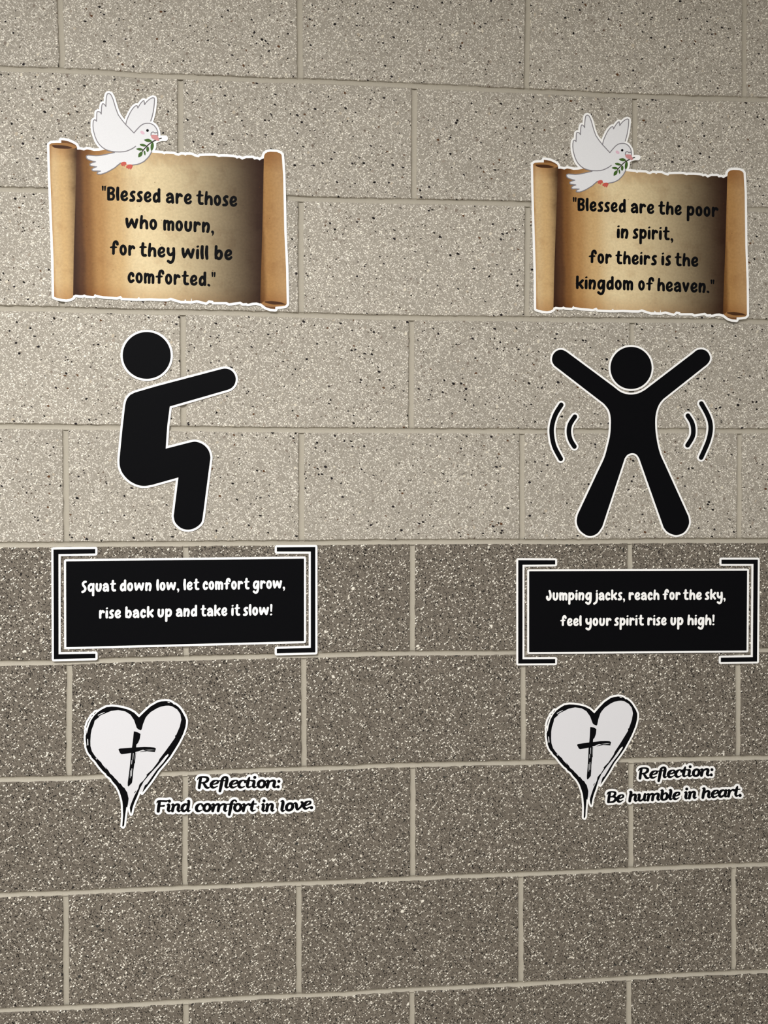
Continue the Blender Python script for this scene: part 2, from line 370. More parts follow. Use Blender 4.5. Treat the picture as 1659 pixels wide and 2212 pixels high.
def block_material(name, spec):
    m, nt, p, L = node_mat(name)
    geo = nt.nodes.new('ShaderNodeTexCoord'); vec0 = geo.outputs['Object']
    at = nt.nodes.new('ShaderNodeAttribute'); at.attribute_name = 'block'
    sp = nt.nodes.new('ShaderNodeSeparateColor'); L.new(at.outputs['Color'], sp.inputs[0])
    # every block is cut from another piece: shift the stone pattern per block
    cb = nt.nodes.new('ShaderNodeCombineXYZ'); L.new(math_node(nt, 'MULTIPLY', sp.outputs[1], 37.0), cb.inputs['X']); L.new(math_node(nt, 'MULTIPLY', sp.outputs[2], 23.0), cb.inputs['Z'])
    va = nt.nodes.new('ShaderNodeVectorMath'); va.operation = 'ADD'; L.new(vec0, va.inputs[0]); L.new(cb.outputs[0], va.inputs[1])
    vec = va.outputs[0]
    n1 = nt.nodes.new('ShaderNodeTexNoise'); n1.inputs['Scale'].default_value = 420; n1.inputs['Detail'].default_value = 3; L.new(vec, n1.inputs['Vector'])
    n2 = nt.nodes.new('ShaderNodeTexNoise'); n2.inputs['Scale'].default_value = 9; n2.inputs['Detail'].default_value = 3; L.new(vec, n2.inputs['Vector'])
    col = mix_col(nt, n1.outputs['Fac'], spec['matrix'][0], spec['matrix'][1])
    for (scale, ang, stretch, seed, keep, edge, ca, cb_, cut) in spec['chips']:
        mask, rnd = chips(nt, vec, scale, ang, stretch, 0.55, seed, keep, edge)
        if cut:                                        # these stones come in families of colour
            ramp = nt.nodes.new('ShaderNodeValToRGB'); ramp.color_ramp.interpolation = 'CONSTANT'
            els = ramp.color_ramp.elements
            for i, c in enumerate(cut):
                e = els[i] if i < len(els) else els.new(0.5)
                e.position = i / len(cut); e.color = c
            L.new(rnd, ramp.inputs[0]); cc = ramp.outputs[0]
        else:
            cc = mix_col(nt, rnd, ca, cb_)
        col = mix_col(nt, mask, col, cc)
    tone = math_node(nt, 'MULTIPLY_ADD', sp.outputs[0], spec['tone'], 1 - spec['tone'] / 2)
    tone = math_node(nt, 'MULTIPLY', tone, math_node(nt, 'MULTIPLY_ADD', n2.outputs['Fac'], 0.16, 0.92))
    hs = nt.nodes.new('ShaderNodeHueSaturation'); L.new(tone, hs.inputs['Value']); L.new(col, hs.inputs['Color'])
    L.new(hs.outputs[0], p.inputs['Base Color'])
    p.inputs['Roughness'].default_value = 0.62; p.inputs['Specular IOR Level'].default_value = 0.06
    b = nt.nodes.new('ShaderNodeBump'); b.inputs['Strength'].default_value = 0.25; b.inputs['Distance'].default_value = 0.0006
    L.new(n1.outputs['Fac'], b.inputs['Height']); L.new(b.outputs[0], p.inputs['Normal'])
    return m

CREAM, WHITE = rgb(206, 199, 184), rgb(240, 235, 222)
light_spec = {
 'matrix': (rgb(128, 122, 112), rgb(170, 164, 153)), 'tone': 0.10,
 'chips': [
  (820, 0.3, 1.3, 1, 0.50, 0.05, rgb(116, 110, 100), rgb(186, 180, 169), None),
  (560, 0.9, 2.2, 2, 0.20, 0.08, rgb(172, 165, 154), rgb(226, 221, 211), None),
  (560, -0.6, 2.2, 3, 0.20, 0.08, rgb(174, 167, 156), rgb(228, 223, 213), None),
  (580, 2.2, 2.1, 8, 0.18, 0.08, rgb(176, 169, 158), rgb(230, 225, 215), None),
  (400, 0.2, 1.6, 4, 0.10, 0.12, CREAM, WHITE, None),
  (175, 1.0, 1.3, 5, 0.030, 0.15, None, None, [rgb(150,140,128), rgb(176,165,148), rgb(190,185,176), rgb(126,116,106), rgb(206,198,182), rgb(142,128,112)]),
  (380, 0.5, 1.5, 6, 0.035, 0.10, None, None, [rgb(52,46,42), rgb(84,74,66), rgb(38,33,31), rgb(104,90,78)]),
  (215, -0.4, 1.3, 7, 0.030, 0.14, None, None, [rgb(22,19,19), rgb(26,23,22), rgb(86,60,40), rgb(34,30,32), rgb(124,92,62), rgb(24,21,22), rgb(66,60,60)]),
 ]}
dark_spec = {
 'matrix': (rgb(92, 85, 77), rgb(122, 115, 105)), 'tone': 0.08,
 'chips': [
  (760, 0.2, 1.2, 11, 0.5, 0.05, rgb(80, 74, 67), rgb(136, 128, 117), None),
  (540, 0.8, 1.5, 12, 0.20, 0.08, rgb(44, 40, 36), rgb(80, 73, 66), None),
  (540, -0.8, 2.1, 13, 0.18, 0.08, rgb(140, 132, 120), rgb(216, 210, 198), None),
  (400, 2.0, 1.4, 14, 0.19, 0.10, rgb(24, 22, 20), rgb(50, 46, 42), None),
  (440, 0.6, 2.0, 15, 0.12, 0.09, rgb(206, 200, 188), rgb(242, 238, 227), None),
  (310, 1.3, 1.3, 16, 0.055, 0.12, None, None, [rgb(34,31,29), rgb(230,225,212), rgb(50,48,45), rgb(28,26,25), rgb(238,234,222)]),
  (175, 0.4, 1.2, 17, 0.010, 0.16, None, None, [rgb(206,199,185), rgb(56,56,53), rgb(226,221,209), rgb(44,41,39)]),
 ]}
M_LIGHT = block_material('light_ground_face_block', light_spec)
M_DARK = block_material('dark_ground_face_block', dark_spec)

def mortar_material():
    m, nt, p, L = node_mat('mortar')
    tc = nt.nodes.new('ShaderNodeTexCoord')
    n1 = nt.nodes.new('ShaderNodeTexNoise'); n1.inputs['Scale'].default_value = 700; n1.inputs['Detail'].default_value = 4; L.new(tc.outputs['Object'], n1.inputs['Vector'])
    n2 = nt.nodes.new('ShaderNodeTexNoise'); n2.inputs['Scale'].default_value = 14; n2.inputs['Detail'].default_value = 4; L.new(tc.outputs['Object'], n2.inputs['Vector'])
    col = mix_col(nt, n1.outputs['Fac'], rgb(154, 148, 136), rgb(180, 174, 161))
    col = mix_col(nt, math_node(nt, 'MULTIPLY', n2.outputs['Fac'], 0.5), col, rgb(164, 157, 143))
    L.new(col, p.inputs['Base Color']); p.inputs['Roughness'].default_value = 0.85; p.inputs['Specular IOR Level'].default_value = 0.1
    b = nt.nodes.new('ShaderNodeBump'); b.inputs['Strength'].default_value = 0.5; b.inputs['Distance'].default_value = 0.0008
    L.new(n1.outputs['Fac'], b.inputs['Height']); L.new(b.outputs[0], p.inputs['Normal'])
    return m
M_MORTAR = mortar_material()

# joints as they run in the wall: bed joints (photo px), then head joints
BEDS = {1:[(30,148.5),(134,151.6),(230,156.4),(300,162),(500,168),(550,171.2),(650,173.5),(750,177.3),(1040,191.6),(1240,200),(1280,203),(1459,209.7),(1659,215)],
2:[(0,407.9),(102,410.5),(620,427.3),(750,431.5),(800,433),(894,434.2),(1000,436.3),(1139,439.6),(1659,453)],
3:[(0,664.5),(150,668.5),(300,673),(400,673.9),(500,675.7),(800,684.6),(1000,687.3),(1280,690.4),(1480,692.2),(1659,694.5)],
4:[(30,920.8),(230,923),(550,928.2),(750,929.4),(1030,930.8),(1180,931.2),(1459,930.4),(1659,930.9)],
5:[(30,1176.9),(130,1176.4),(550,1173.3),(650,1173),(750,1171.7),(800,1170.9),(1000,1169.7),(1240,1170.2),(1459,1167.9),(1659,1167.9)],
6:[(30,1432.4),(100,1431.8),(230,1427),(560,1417.9),(760,1414.1),(800,1412.1),(1000,1410.5),(1120,1409.6),(1659,1404)],
7:[(30,1683.9),(148,1682),(230,1677.3),(560,1664.2),(760,1657.9),(800,1654.9),(1000,1650.3),(1200,1646.1),(1459,1640.7),(1659,1636.8)],
8:[(50,1932.4),(140,1929.7),(250,1924.2),(500,1914.6),(560,1911.8),(760,1904.8),(800,1902.1),(1000,1893.6),(1240,1884.6),(1459,1874.2),(1659,1867.3)],
9:[(50,2181.7),(142,2178),(250,2172.9),(560,2155.1),(760,2146.9),(800,2142.9),(1000,2133),(1240,2120.9),(1459,2107.4),(1659,2098.4)]}
HEADS = {(0,0):[(134.3,145),(128.7,2)],(0,2):[(648.3,168),(647,2)],(0,4):[(1137.7,190),(1141,2)],(0,6):[(1608.5,208),(1609,2)],
(1,1):[(389.2,180),(389.5,330)],(1,3):[(895.5,195),(894,425)],(1,5):[(1372.2,215),(1371.5,300)],
(2,0):[(133,640),(132,430)],(2,2):[(649.8,445),(650,660)],(2,4):[(1140,500),(1138,680)],
(3,1):[(394.3,690),(396,915)],(3,3):[(889.5,705),(888,920)],(3,5):[(1366.2,705),(1366,740)],
(4,0):[(140.9,940),(142.7,1160)],(4,2):[(651.3,945),(651,1160)],(4,4):[(1128,945),(1128,1155)],(4,6):[(1598.5,945),(1597.3,1150)],
(5,1):[(401,1190),(401,1410)],(5,3):[(890.7,1190),(890.4,1400)],(5,5):[(1361,1190),(1361,1210)],
(6,0):[(149.6,1450),(147.5,1665)],(6,2):[(655.8,1440),(656,1650)],(6,4):[(1130,1450),(1130.7,1635)],(6,6):[(1594.8,1450),(1595.8,1620)],
(7,1):[(400,1700),(398.6,1900)],(7,3):[(891.9,1670),(891.3,1880)],(7,5):[(1363.3,1700),(1363.3,1850)],
(8,0):[(141,1950),(142.4,2160)],(8,2):[(645,1930),(645,2130)],(8,4):[(1125,1910),(1125.3,2110)],(8,6):[(1585.3,1890),(1586.2,2080)],
(9,1):[(401,2195),(401,2210)],(9,3):[(889.8,2180),(889.8,2205)],(9,5):[(1358.6,2150),(1358.6,2200)]}
U = 0.2032
bed_curve = {}
for b in range(-2, 13):
    if b in BEDS:
        q = wall_xy(BEDS[b]); bed_curve[b] = (q[:, 0], q[:, 1])
    else:
        bed_curve[b] = (np.array([0.0]), np.array([FLOOR - b * U]))
def bed_z(b, x): return np.interp(x, *bed_curve[b])
XL, XR = -1.62, 3.05
head_line = {}
for i in range(-2, 12):
    meas = {}
    for (c, k), pts in HEADS.items():
        if c == i:
            q = wall_xy(pts)
            meas[k] = (float(q[:, 0].mean()), float((q[0, 0] - q[1, 0]) / (q[0, 1] - q[1, 1])) if abs(q[0, 1] - q[1, 1]) > 0.08 else 0.0, float(q[:, 1].mean()))
    off = np.mean([meas[k][0] - k * U for k in meas]) if meas else rng.uniform(-.004, .004)
    for k in range(-9 + (i + 9) % 2, 17, 2):
        x = k * U + off
        if XL + 0.05 < x < XR - 0.05:
            head_line[(i, k)] = meas.get(k, (x + rng.uniform(-.002, .002), 0.0, 0.0))

def build_wall():
    bm = bmesh.new()
    lay = bm.loops.layers.color.new('block')
    HB, HH = 0.0046, 0.0050                      # half widths of bed and head joints
    def band(cols, mat, n=9):
        pass
    for i in range(-2, 12):
        ks = sorted(k for (c, k) in head_line if c == i)
        edges = [('L', None)] + [('J', k) for k in ks] + [('R', None)]
        for (ta, ka), (tb, kb) in zip(edges[:-1], edges[1:]):
            fx = lambda t, k, side, z: (XL if t == 'L' else XR if t == 'R' else head_line[(i, k)][0] + head_line[(i, k)][1] * (z - head_line[(i, k)][2]) + side * HH)
            zt0, zb0 = bed_z(i, 0.5), bed_z(i + 1, 0.5)
            xa = fx(ta, ka, +1, (zt0 + zb0) / 2); xb = fx(tb, kb, -1, (zt0 + zb0) / 2)
            n = max(2, int((xb - xa) / 0.009))
            jit = lambda a: rng.gauss(0, a)
            ring = []
            for s in np.linspace(0, 1, n + 1):                       # top edge, left to right
                x = xa + (xb - xa) * s; ring.append((x, bed_z(i, x) - HB + jit(.00035), 0, -1))
            nv = 22
            zt, zb = ring[-1][1], bed_z(i + 1, xb) + HB
            for s in np.linspace(0, 1, nv + 1)[1:-1]:
                z = zt + (zb - zt) * s; ring.append((fx(tb, kb, -1, z) + jit(.00035), z, -1, 0))
            for s in np.linspace(1, 0, n + 1):
                x = xa + (xb - xa) * s; ring.append((x, bed_z(i + 1, x) + HB + jit(.00035), 0, 1))
            zt, zb = ring[0][1], bed_z(i + 1, xa) + HB
            for s in np.linspace(1, 0, nv + 1)[1:-1]:
                z = zt + (zb - zt) * s; ring.append((fx(ta, ka, +1, z) + jit(.00035), z, 1, 0))
            y0 = rng.uniform(0, 0.0006)
            corner = {0, n, n + nv, 2 * n + nv}
            B = 0.0010
            cxm, czm = (xa + xb) / 2, (zt0 + zb0) / 2
            def ins(j, p):
                x, z, dx, dz = p
                if j in corner: dx, dz = (1 if x < cxm else -1), (1 if z < czm else -1)
                return (x + dx * B, y0, z + dz * B)
            vi = [bm.verts.new(ins(j, p)) for j, p in enumerate(ring)]
            vo = [bm.verts.new((p[0], y0 + B, p[1])) for p in ring]
            vd = [bm.verts.new((p[0], 0.012, p[1])) for p in ring]
            mi = 0 if i <= 4 else 1
            colr = (rng.random(), rng.random(), rng.random(), 1)
            fs = [bm.faces.new(vi)]
            m = len(ring)
            for A, D in ((vi, vo), (vo, vd)):
                for j in range(m):
                    fs.append(bm.faces.new((A[j], D[j], D[(j + 1) % m], A[(j + 1) % m])))
            for f in fs:
                f.material_index = mi
                for l in f.loops: l[lay] = colr
    # concave tooled joints
    prof = [(u, .0008 + .0034 * math.sqrt(max(0, 1 - (u / 1.14) ** 2))) for u in (1.12, .98, .8, .55, .28, 0, -.28, -.55, -.8, -.98, -1.12)]
    def strip(rows):
        vs = [[bm.verts.new(p) for p in r] for r in rows]
        for a, b in zip(vs[:-1], vs[1:]):
            for j in range(len(a) - 1):
                f = bm.faces.new((a[j], a[j + 1], b[j + 1], b[j])); f.material_index = 2; f.smooth = True
                for l in f.loops: l[lay] = (0.5, 0.5, 0.5, 1)
    for b in range(-2, 13):
        rows = []; wob = 0
        for x in np.arange(XL, XR + 0.011, 0.011):
            wob = 0.85 * wob + rng.gauss(0, .00012)
            z = bed_z(b, x)
            rows.append([(min(x, XR), y + wob, z + u * HB) for u, y in prof])
        strip(rows)
    for (i, k), (x0, sl, zm) in head_line.items():
        zt, zb = bed_z(i, x0) - HB * 0.75, bed_z(i + 1, x0) + HB * 0.75
        rows = []; wob = 0
        for z in np.linspace(zt, zb, 20):
            wob = 0.85 * wob + rng.gauss(0, .00012)
            x = x0 + sl * (z - zm)
            rows.append([(x - u * HH, y + wob + 0.0002, z) for u, y in prof])
        strip(rows)
    # body of the wall behind the faces
    xs, ys, zs = (XL, XR), (0.0115, 0.19), (0.0, CEIL)
    v = [bm.verts.new((xs[a], ys[b_], zs[c])) for a in (0, 1) for b_ in (0, 1) for c in (0, 1)]
    for q in ((0, 1, 3, 2), (4, 6, 7, 5), (0, 4, 5, 1), (2, 3, 7, 6), (0, 2, 6, 4), (1, 5, 7, 3)):
        f = bm.faces.new([v[t] for t in q]); f.material_index = 2
        for l in f.loops: l[lay] = (0.5, 0.5, 0.5, 1)
    bmesh.ops.recalc_face_normals(bm, faces=[f for f in bm.faces if f.material_index != 2])
    me = bpy.data.meshes.new('wall_back'); bm.to_mesh(me); bm.free()
    for m in (M_LIGHT, M_DARK, M_MORTAR): me.materials.append(m)
    o = bpy.data.objects.new('wall_back', me); C.objects.link(o); o['kind'] = 'structure'
    return o
build_wall()

def slab(name, lo, hi, mat):
    bm = bmesh.new(); bmesh.ops.create_cube(bm, size=1)
    for v in bm.verts: v.co = Vector([(lo[i] + hi[i]) / 2 + v.co[i] * (hi[i] - lo[i]) for i in range(3)])
    me = bpy.data.meshes.new(name); bm.to_mesh(me); bm.free(); me.materials.append(mat)
    o = bpy.data.objects.new(name, me); C.objects.link(o); o['kind'] = 'structure'
    return o
slab('floor', (XL, -4.6, -0.1), (XR, 0.19, 0.0), plain('floor_tile', rgb(176, 168, 154), 0.5))
slab('ceiling', (XL, -4.6, CEIL), (XR, 0.19, CEIL + 0.1), plain('ceiling_tile', rgb(226, 222, 212), 0.9))
for loc, p in LIGHTS: troffer_light('ceiling_lamp', loc, p)

# ---------------------------------------------------------------- stickers
MILLI = 0.001
def flat(name, loops, mat, parent, y0, y1, move=ident, uv=None, origin=None):
    """outline loops (photo px) -> thin solid on the wall, front at y0, back at y1 (metres, negative = towards the room)"""
    cu = bpy.data.curves.new(name, 'CURVE'); cu.dimensions = '2D'; cu.fill_mode = 'FRONT'
    for L in loops:
        s = cu.splines.new('POLY'); s.points.add(len(L) - 1); s.use_cyclic_u = True
        s.points.foreach_set('co', np.concatenate([np.column_stack([L, np.zeros(len(L)), np.ones(len(L))])]).ravel())
    tmp = bpy.data.objects.new('tmp', cu); C.objects.link(tmp)
    me0 = bpy.data.meshes.new_from_object(tmp.evaluated_get(bpy.context.evaluated_depsgraph_get()))
    bpy.data.objects.remove(tmp); bpy.data.curves.remove(cu)
    bm = bmesh.new(); bm.from_mesh(me0); bpy.data.meshes.remove(me0)
    bmesh.ops.remove_doubles(bm, verts=bm.verts, dist=1e-4)
    px = np.array([v.co[:2] for v in bm.verts])
    xz = move(wall_xy(px))
    ox, oz = origin
    for v, p in zip(bm.verts, xz): v.co = (p[0] - ox, y0, p[1] - oz)
    bm.verts.index_update()
    front = list(bm.faces)
    bmesh.ops.recalc_face_normals(bm, faces=front)
    if front and sum(f.normal.y * f.calc_area() for f in front) > 0:
        bmesh.ops.reverse_faces(bm, faces=front)
    rim = [e for e in bm.edges if e.is_boundary]
    back = {}
    for e in rim:
        for v in e.verts:
            if v not in back: back[v] = bm.verts.new((v.co.x, y1, v.co.z))
    for e in rim:
        f0 = e.link_faces[0]
        for l in f0.loops:
            if l.edge == e: a, b = l.vert, l.link_loop_next.vert
        bm.faces.new((b, a, back[a], back[b]))
    if uv is not None:
        O, A, B = uv                                   # frame of the print on the wall
        G = np.linalg.inv(np.stack([A - O, B - O], 1))
        lay = bm.loops.layers.uv.new('print')
        for f in bm.faces:
            for l in f.loops:
                q = G @ (np.array([l.vert.co.x + ox, l.vert.co.z + oz]) - O)
                l[lay].uv = (q[0], 1 - q[1])
    me = bpy.data.meshes.new(name); bm.to_mesh(me); bm.free()
    me.materials.append(mat)
    o = bpy.data.objects.new(name, me); C.objects.link(o)
    if parent is not None: o.parent = parent
    return o

def thing(name, label, cat, px, move=ident, group=None):
    p = move(wall_xy([px]))[0]
    o = bpy.data.objects.new(name, None); C.objects.link(o)
    o.empty_display_size = 0.05
    o.location = (p[0], 0, p[1]); o['label'] = label; o['category'] = cat
    if group: o['group'] = group
    return o, (p[0], p[1])

M_WHITE = plain('white_vinyl', lin(0.86, 0.86, 0.86), 0.45, 0.15)
M_PAPER = plain('pale_grey_print', lin(0.64, 0.64, 0.672))
M_BLACK = plain('black_print', lin(0.0028, 0.0029, 0.0037), 0.55, 0.03)
M_DOVE = plain('dove_print', lin(0.69, 0.695, 0.72))
M_GREYLINE = plain('grey_line_print', ink(140, 137, 143), 0.5)
M_LEAF = plain('leaf_green_print', ink(70, 104, 46), 0.5)
M_TWIG = plain('twig_print', ink(32, 22, 17), 0.5)
M_PINK = plain('pink_print', ink(214, 150, 152), 0.5)
M_CHEEK = plain('blush_print', ink(232, 196, 212), 0.5)
M_FOOT = plain('coral_print', ink(206, 98, 86), 0.5)
M_RIM = plain('rolled_rim_print', ink(160, 116, 70), 0.5)
M_HOLE = plain('roll_inside_print', ink(74, 46, 28), 0.5)
M_FLAP = plain('roll_flap_print', ink(116, 78, 46), 0.5)

def parchment_material(name, stops):
    """printed old paper: tones across the width come from the artwork itself"""
    m, nt, p, L = node_mat(name)
    uvn = nt.nodes.new('ShaderNodeUVMap'); uvn.uv_map = 'print'
    sp = nt.nodes.new('ShaderNodeSeparateXYZ'); L.new(uvn.outputs[0], sp.inputs[0])
    def noise(scale, detail, sx=1.0):
        mp = nt.nodes.new('ShaderNodeMapping'); mp.inputs['Scale'].default_value = (1.55 * sx, 1, 1); L.new(uvn.outputs[0], mp.inputs[0])
        n = nt.nodes.new('ShaderNodeTexNoise'); n.inputs['Scale'].default_value = scale; n.inputs['Detail'].default_value = detail; n.inputs['Roughness'].default_value = 0.65
        L.new(mp.outputs[0], n.inputs['Vector']); return n.outputs['Fac']
    blot, fine = noise(6, 6), noise(60, 4)
    u = math_node(nt, 'ADD', sp.outputs['X'], math_node(nt, 'MULTIPLY', math_node(nt, 'SUBTRACT', blot, 0.5), 0.03))
    r = nt.nodes.new('ShaderNodeValToRGB'); els = r.color_ramp.elements; r.color_ramp.interpolation = 'EASE'
    lo, hi = stops[0][0], stops[-1][0]
    for i, (t, c) in enumerate(stops):
        e = els[i] if i < len(els) else els.new(0.5)
        e.position = (t - lo) / (hi - lo); e.color = ink(*c)
    L.new(math_node(nt, 'DIVIDE', math_node(nt, 'SUBTRACT', u, lo), hi - lo), r.inputs[0])
    col = r.outputs[0]
    st = nt.nodes.new('ShaderNodeMapRange'); L.new(blot, st.inputs['Value'])
    st.inputs['From Min'].default_value = 0.5; st.inputs['From Max'].default_value = 0.78; st.inputs['To Max'].default_value = 0.34
    col = mix_col(nt, st.outputs[0], col, rgb(168, 118, 66), 'MULTIPLY')
    # browned torn edges top and bottom
    v = sp.outputs['Y']
    ed = math_node(nt, 'ABSOLUTE', math_node(nt, 'SUBTRACT', v, 0.5))
    me_ = nt.nodes.new('ShaderNodeMapRange'); L.new(math_node(nt, 'ADD', ed, math_node(nt, 'MULTIPLY', math_node(nt, 'SUBTRACT', fine, 0.5), 0.05)), me_.inputs['Value'])
    me_.inputs['From Min'].default_value = 0.38; me_.inputs['From Max'].default_value = 0.5; me_.inputs['To Max'].default_value = 0.5
    col = mix_col(nt, me_.outputs[0], col, rgb(190, 138, 84), 'MULTIPLY')
    fl = nt.nodes.new('ShaderNodeHueSaturation'); L.new(col, fl.inputs['Color']); L.new(math_node(nt, 'MULTIPLY_ADD', fine, 0.5, 0.75), fl.inputs['Value'])
    # a few brown specks
    vo = nt.nodes.new('ShaderNodeTexVoronoi'); vo.inputs['Scale'].default_value = 24
    mp = nt.nodes.new('ShaderNodeMapping'); mp.inputs['Scale'].default_value = (1.55, 1, 1); mp.inputs['Rotation'].default_value = (0, 0, 0.6); L.new(uvn.outputs[0], mp.inputs[0]); L.new(mp.outputs[0], vo.inputs['Vector'])
    sc = nt.nodes.new('ShaderNodeSeparateColor'); L.new(vo.outputs['Color'], sc.inputs[0])
    spk = math_node(nt, 'MULTIPLY', math_node(nt, 'LESS_THAN', vo.outputs['Distance'], 0.09), math_node(nt, 'LESS_THAN', sc.outputs[0], 0.10))
    col = mix_col(nt, math_node(nt, 'MULTIPLY', spk, 0.6), fl.outputs[0], ink(96, 58, 26))
    L.new(col, p.inputs['Base Color']); p.inputs['Roughness'].default_value = 0.5; p.inputs['Specular IOR Level'].default_value = 0.06
    return m
M_SHEET = parchment_material('parchment_print', [(0.09,(62,40,28)),(0.122,(88,58,38)),(0.15,(130,90,52)),(0.20,(178,136,86)),(0.27,(206,172,122)),(0.37,(230,210,168)),(0.55,(234,216,174)),(0.74,(224,196,146)),(0.815,(198,156,102)),(0.865,(150,106,58)),(0.9,(100,62,34)),(0.93,(50,28,18))])
M_ROLL_L = parchment_material('left_roll_print', [(-0.01,(170,124,74)),(0.015,(214,184,138)),(0.05,(208,174,124)),(0.08,(172,126,72)),(0.10,(132,90,50)),(0.118,(96,62,38)),(0.128,(66,42,30))])
M_ROLL_R = parchment_material('right_roll_print', [(0.885,(84,54,30)),(0.905,(124,86,46)),(0.925,(172,130,80)),(0.955,(210,180,136)),(0.985,(218,190,146)),(1.01,(186,150,106))])

def field_of(polys, pad=14, step=0.5):
    A = np.vstack([np.array(p)[:, :2] for p in polys])
    return Field(A.min(0) - pad, A.max(0) + pad, step)
def D(cx, cy, k, pts):
    """crop coordinates -> photo px"""
    return [(cx + p[0] / k, cy + p[1] / k, *p[2:]) for p in pts]

# ---- scroll with dove -------------------------------------------------------
ROLL_L = [(107.2,313.3),(111.4,316.9),(118.5,320.2),(126,321.6),(139,322.2),(152,322.1),(161.8,321.5),(166.9,319.0),(166.4,334),(165.6,353),(165,370),(163.2,440),(161,510),(159.7,560),(158.6,638),(158,642.4),(152.1,645.7),(143.7,647),(133.6,646),(123.5,644),(117.6,641.5),(116.2,560),(112.2,460),(109.1,380)]
RIM_L = [(107.2,313.3),(111.4,310.2),(122.1,309.5),(132.8,309.5),(145.4,310.0),(154.2,312.0),(163,315.4),(166.9,319.0),(161.8,321.5),(152,322.1),(139,322.2),(126,321.6),(118.5,320.2),(111.4,316.9)]
HOLE_L = [(113,315.0),(120,314.2),(136.6,314.8),(149,317.1),(157,320.2),(149.2,322),(139,321.9),(126,321.2),(118,319.4)]
FLAP_L = [(132.8,303.6),(139.1,304.1),(147.9,305.8),(158,310.2),(164.3,314),(166.9,318.8),(160,314.4),(152,311.4),(145.4,310.2),(132.8,309.7)]
SHEET = [(150,640),(158,330),(166.9,321),(167.5,324),(173.2,323.8),(182,325.7),(188.3,323.4),(195.8,324.7),(203.4,326.8),(215,326.3),(230,323.5),(260,326),(300,329),(326.7,330),(330,330.3),(350.2,332),(355.2,334.5),(358.6,332.8),(375.4,333.6),(380.4,336.1),(386.3,337.3),(392.2,334.5),(398,335),(400.6,337.3),(404,334.8),(414,335.3),(420.8,338.7),(429.2,340.7),(432.5,337.8),(444.3,337.3),(464.5,337.3),(472.9,340),(477.9,339),(490,339.2),(503.6,340.2),(509.1,341.3),(511.5,343.3),(517,341.8),(523.3,345.7),(532,342.2),(546.2,342.2),(549.3,345.4),(555.6,344.4),(561.1,347),(565.9,344.1),(572,342),
 (568,500),(564,655),(562,656),(554,653.8),(546,654.3),(535.6,656.6),(533.2,655),(525.2,655.5),(519.4,652),(495.1,655.5),(489.3,652.7),(461.6,652.7),(460.4,650.4),(451.2,649),(445.4,653.6),(426.9,649),(424.9,648.7),(414.8,650.8),(414,644.5),(412.3,650.8),(402.8,650.4),(400,646.6),(398.6,650.4),(391.3,650.4),(378.7,646.6),(369.2,643.5),(361.8,645.8),(345,645.6),(324,644.5),(302.2,645.2),(300.9,642),(296.7,645.2),(264.8,643.7),(261,639.5),(252.6,642.4),(242.9,641.5),(224.4,640.3),(207.6,637.3),(205.9,635.3),(202.5,639.8),(187.4,638.7),(182.4,636.5),(179,638.2),(172.3,638.2),(163.9,637),(159.2,639),(152,640)]
ROLL_R = [(570.1,342.5),(571,336.2),(573,332.3),(577.7,329.5),(584,328.4),(598.2,329.1),(605.3,332),(608.4,335.5),(608.9,341),(611.6,378.8),(614.1,500),(617.9,580),(619.4,657.2),(613.5,654.6),(603,651.4),(587.3,649.9),(571.5,650.4),(564.2,656.2),(562,653.5),(564.4,580),(566.9,500),(569.3,380)]
RIM_R = [(564.2,656.2),(571.5,650.4),(587.3,649.9),(603,651.4),(613.5,654.6),(619.4,657.4),(615.6,660.9),(607.2,662),(594.6,663),(582,662.5),(571.5,660.4)]
HOLE_R = [(571.5,651.6),(580,651),(590.4,651.0),(605.2,653),(612,655.4),(617.7,658.2),(603,658.3),(590.4,658.3),(580,656),(573,654)]
FLAP_R = [(564.5,656.6),(571.5,660.6),(582,662.7),(594.9,663.2),(594.6,668),(584.1,667.2),(574.7,664)]
k = 5.01; o_ = (180, 190)
WING_A = D(*o_, k, [(550,492),(500,440),(460,400),(415,345),(380,295),(355,230),(340,180),(325,130),(310,95),(298,74),(280,64),(264,68),(256,85),(252,110),(248,160),(248,206),(237,190),(225,178),(212,175),(204,190),(200,215),(198,250),(197,288),(188,270),(175,262),(160,260),(150,266),(148,290),(147,330),(146,365),(136,352),(124,348),(113,358),(108,385),(107,420),(113,470),(130,530),(150,578),(172,612),(205,645),(240,668),(275,682),(312,691),(355,696),(400,697),(440,694),(470,688),(500,676),(530,662),(550,650),(568,636)])
WING_B = D(*o_, k, [(462,400),(468,370),(478,340),(492,308),(508,275),(525,245),(541,224),(558,205),(575,196),(585,198),(589,210),(592,222),(600,208),(615,182),(632,160),(648,144),(658,141),(662,160),(665,186),(676,168),(692,150),(712,132),(735,117),(755,110),(770,115),(773,130),(770,175),(765,220),(757,270),(745,320),(732,360),(720,388),(690,392),(645,400),(605,430),(575,465),(550,492)])
BODY = D(*o_, k, [(550,492),(575,462),(600,435),(620,415),(645,398),(668,390),(692,387),(720,388),(742,394),(765,408),(785,430),(798,452),(806,476),(810,510),(806,540),(790,560),(770,580),(764,600),(765,625),(762,645),(752,668),(742,692),(730,715),(712,745),(690,770),(658,800),(620,820),(580,832),(535,838),(480,830),(440,820),(405,816),(388,830),(368,846),(345,866),(315,884),(280,904),(250,919),(218,930),(190,938),(160,936),(150,930),(162,914),(188,904),(150,902),(115,902),(100,898),(95,884),(112,870),(148,857),(120,852),(85,848),(74,838),(76,824),(95,815),(135,803),(108,797),(80,788),(55,778),(40,765),(34,750),(38,738),(58,732),(95,735),(140,738),(190,734),(240,725),(292,713),(340,703),(400,697),(300,690),(300,600),(450,420)])
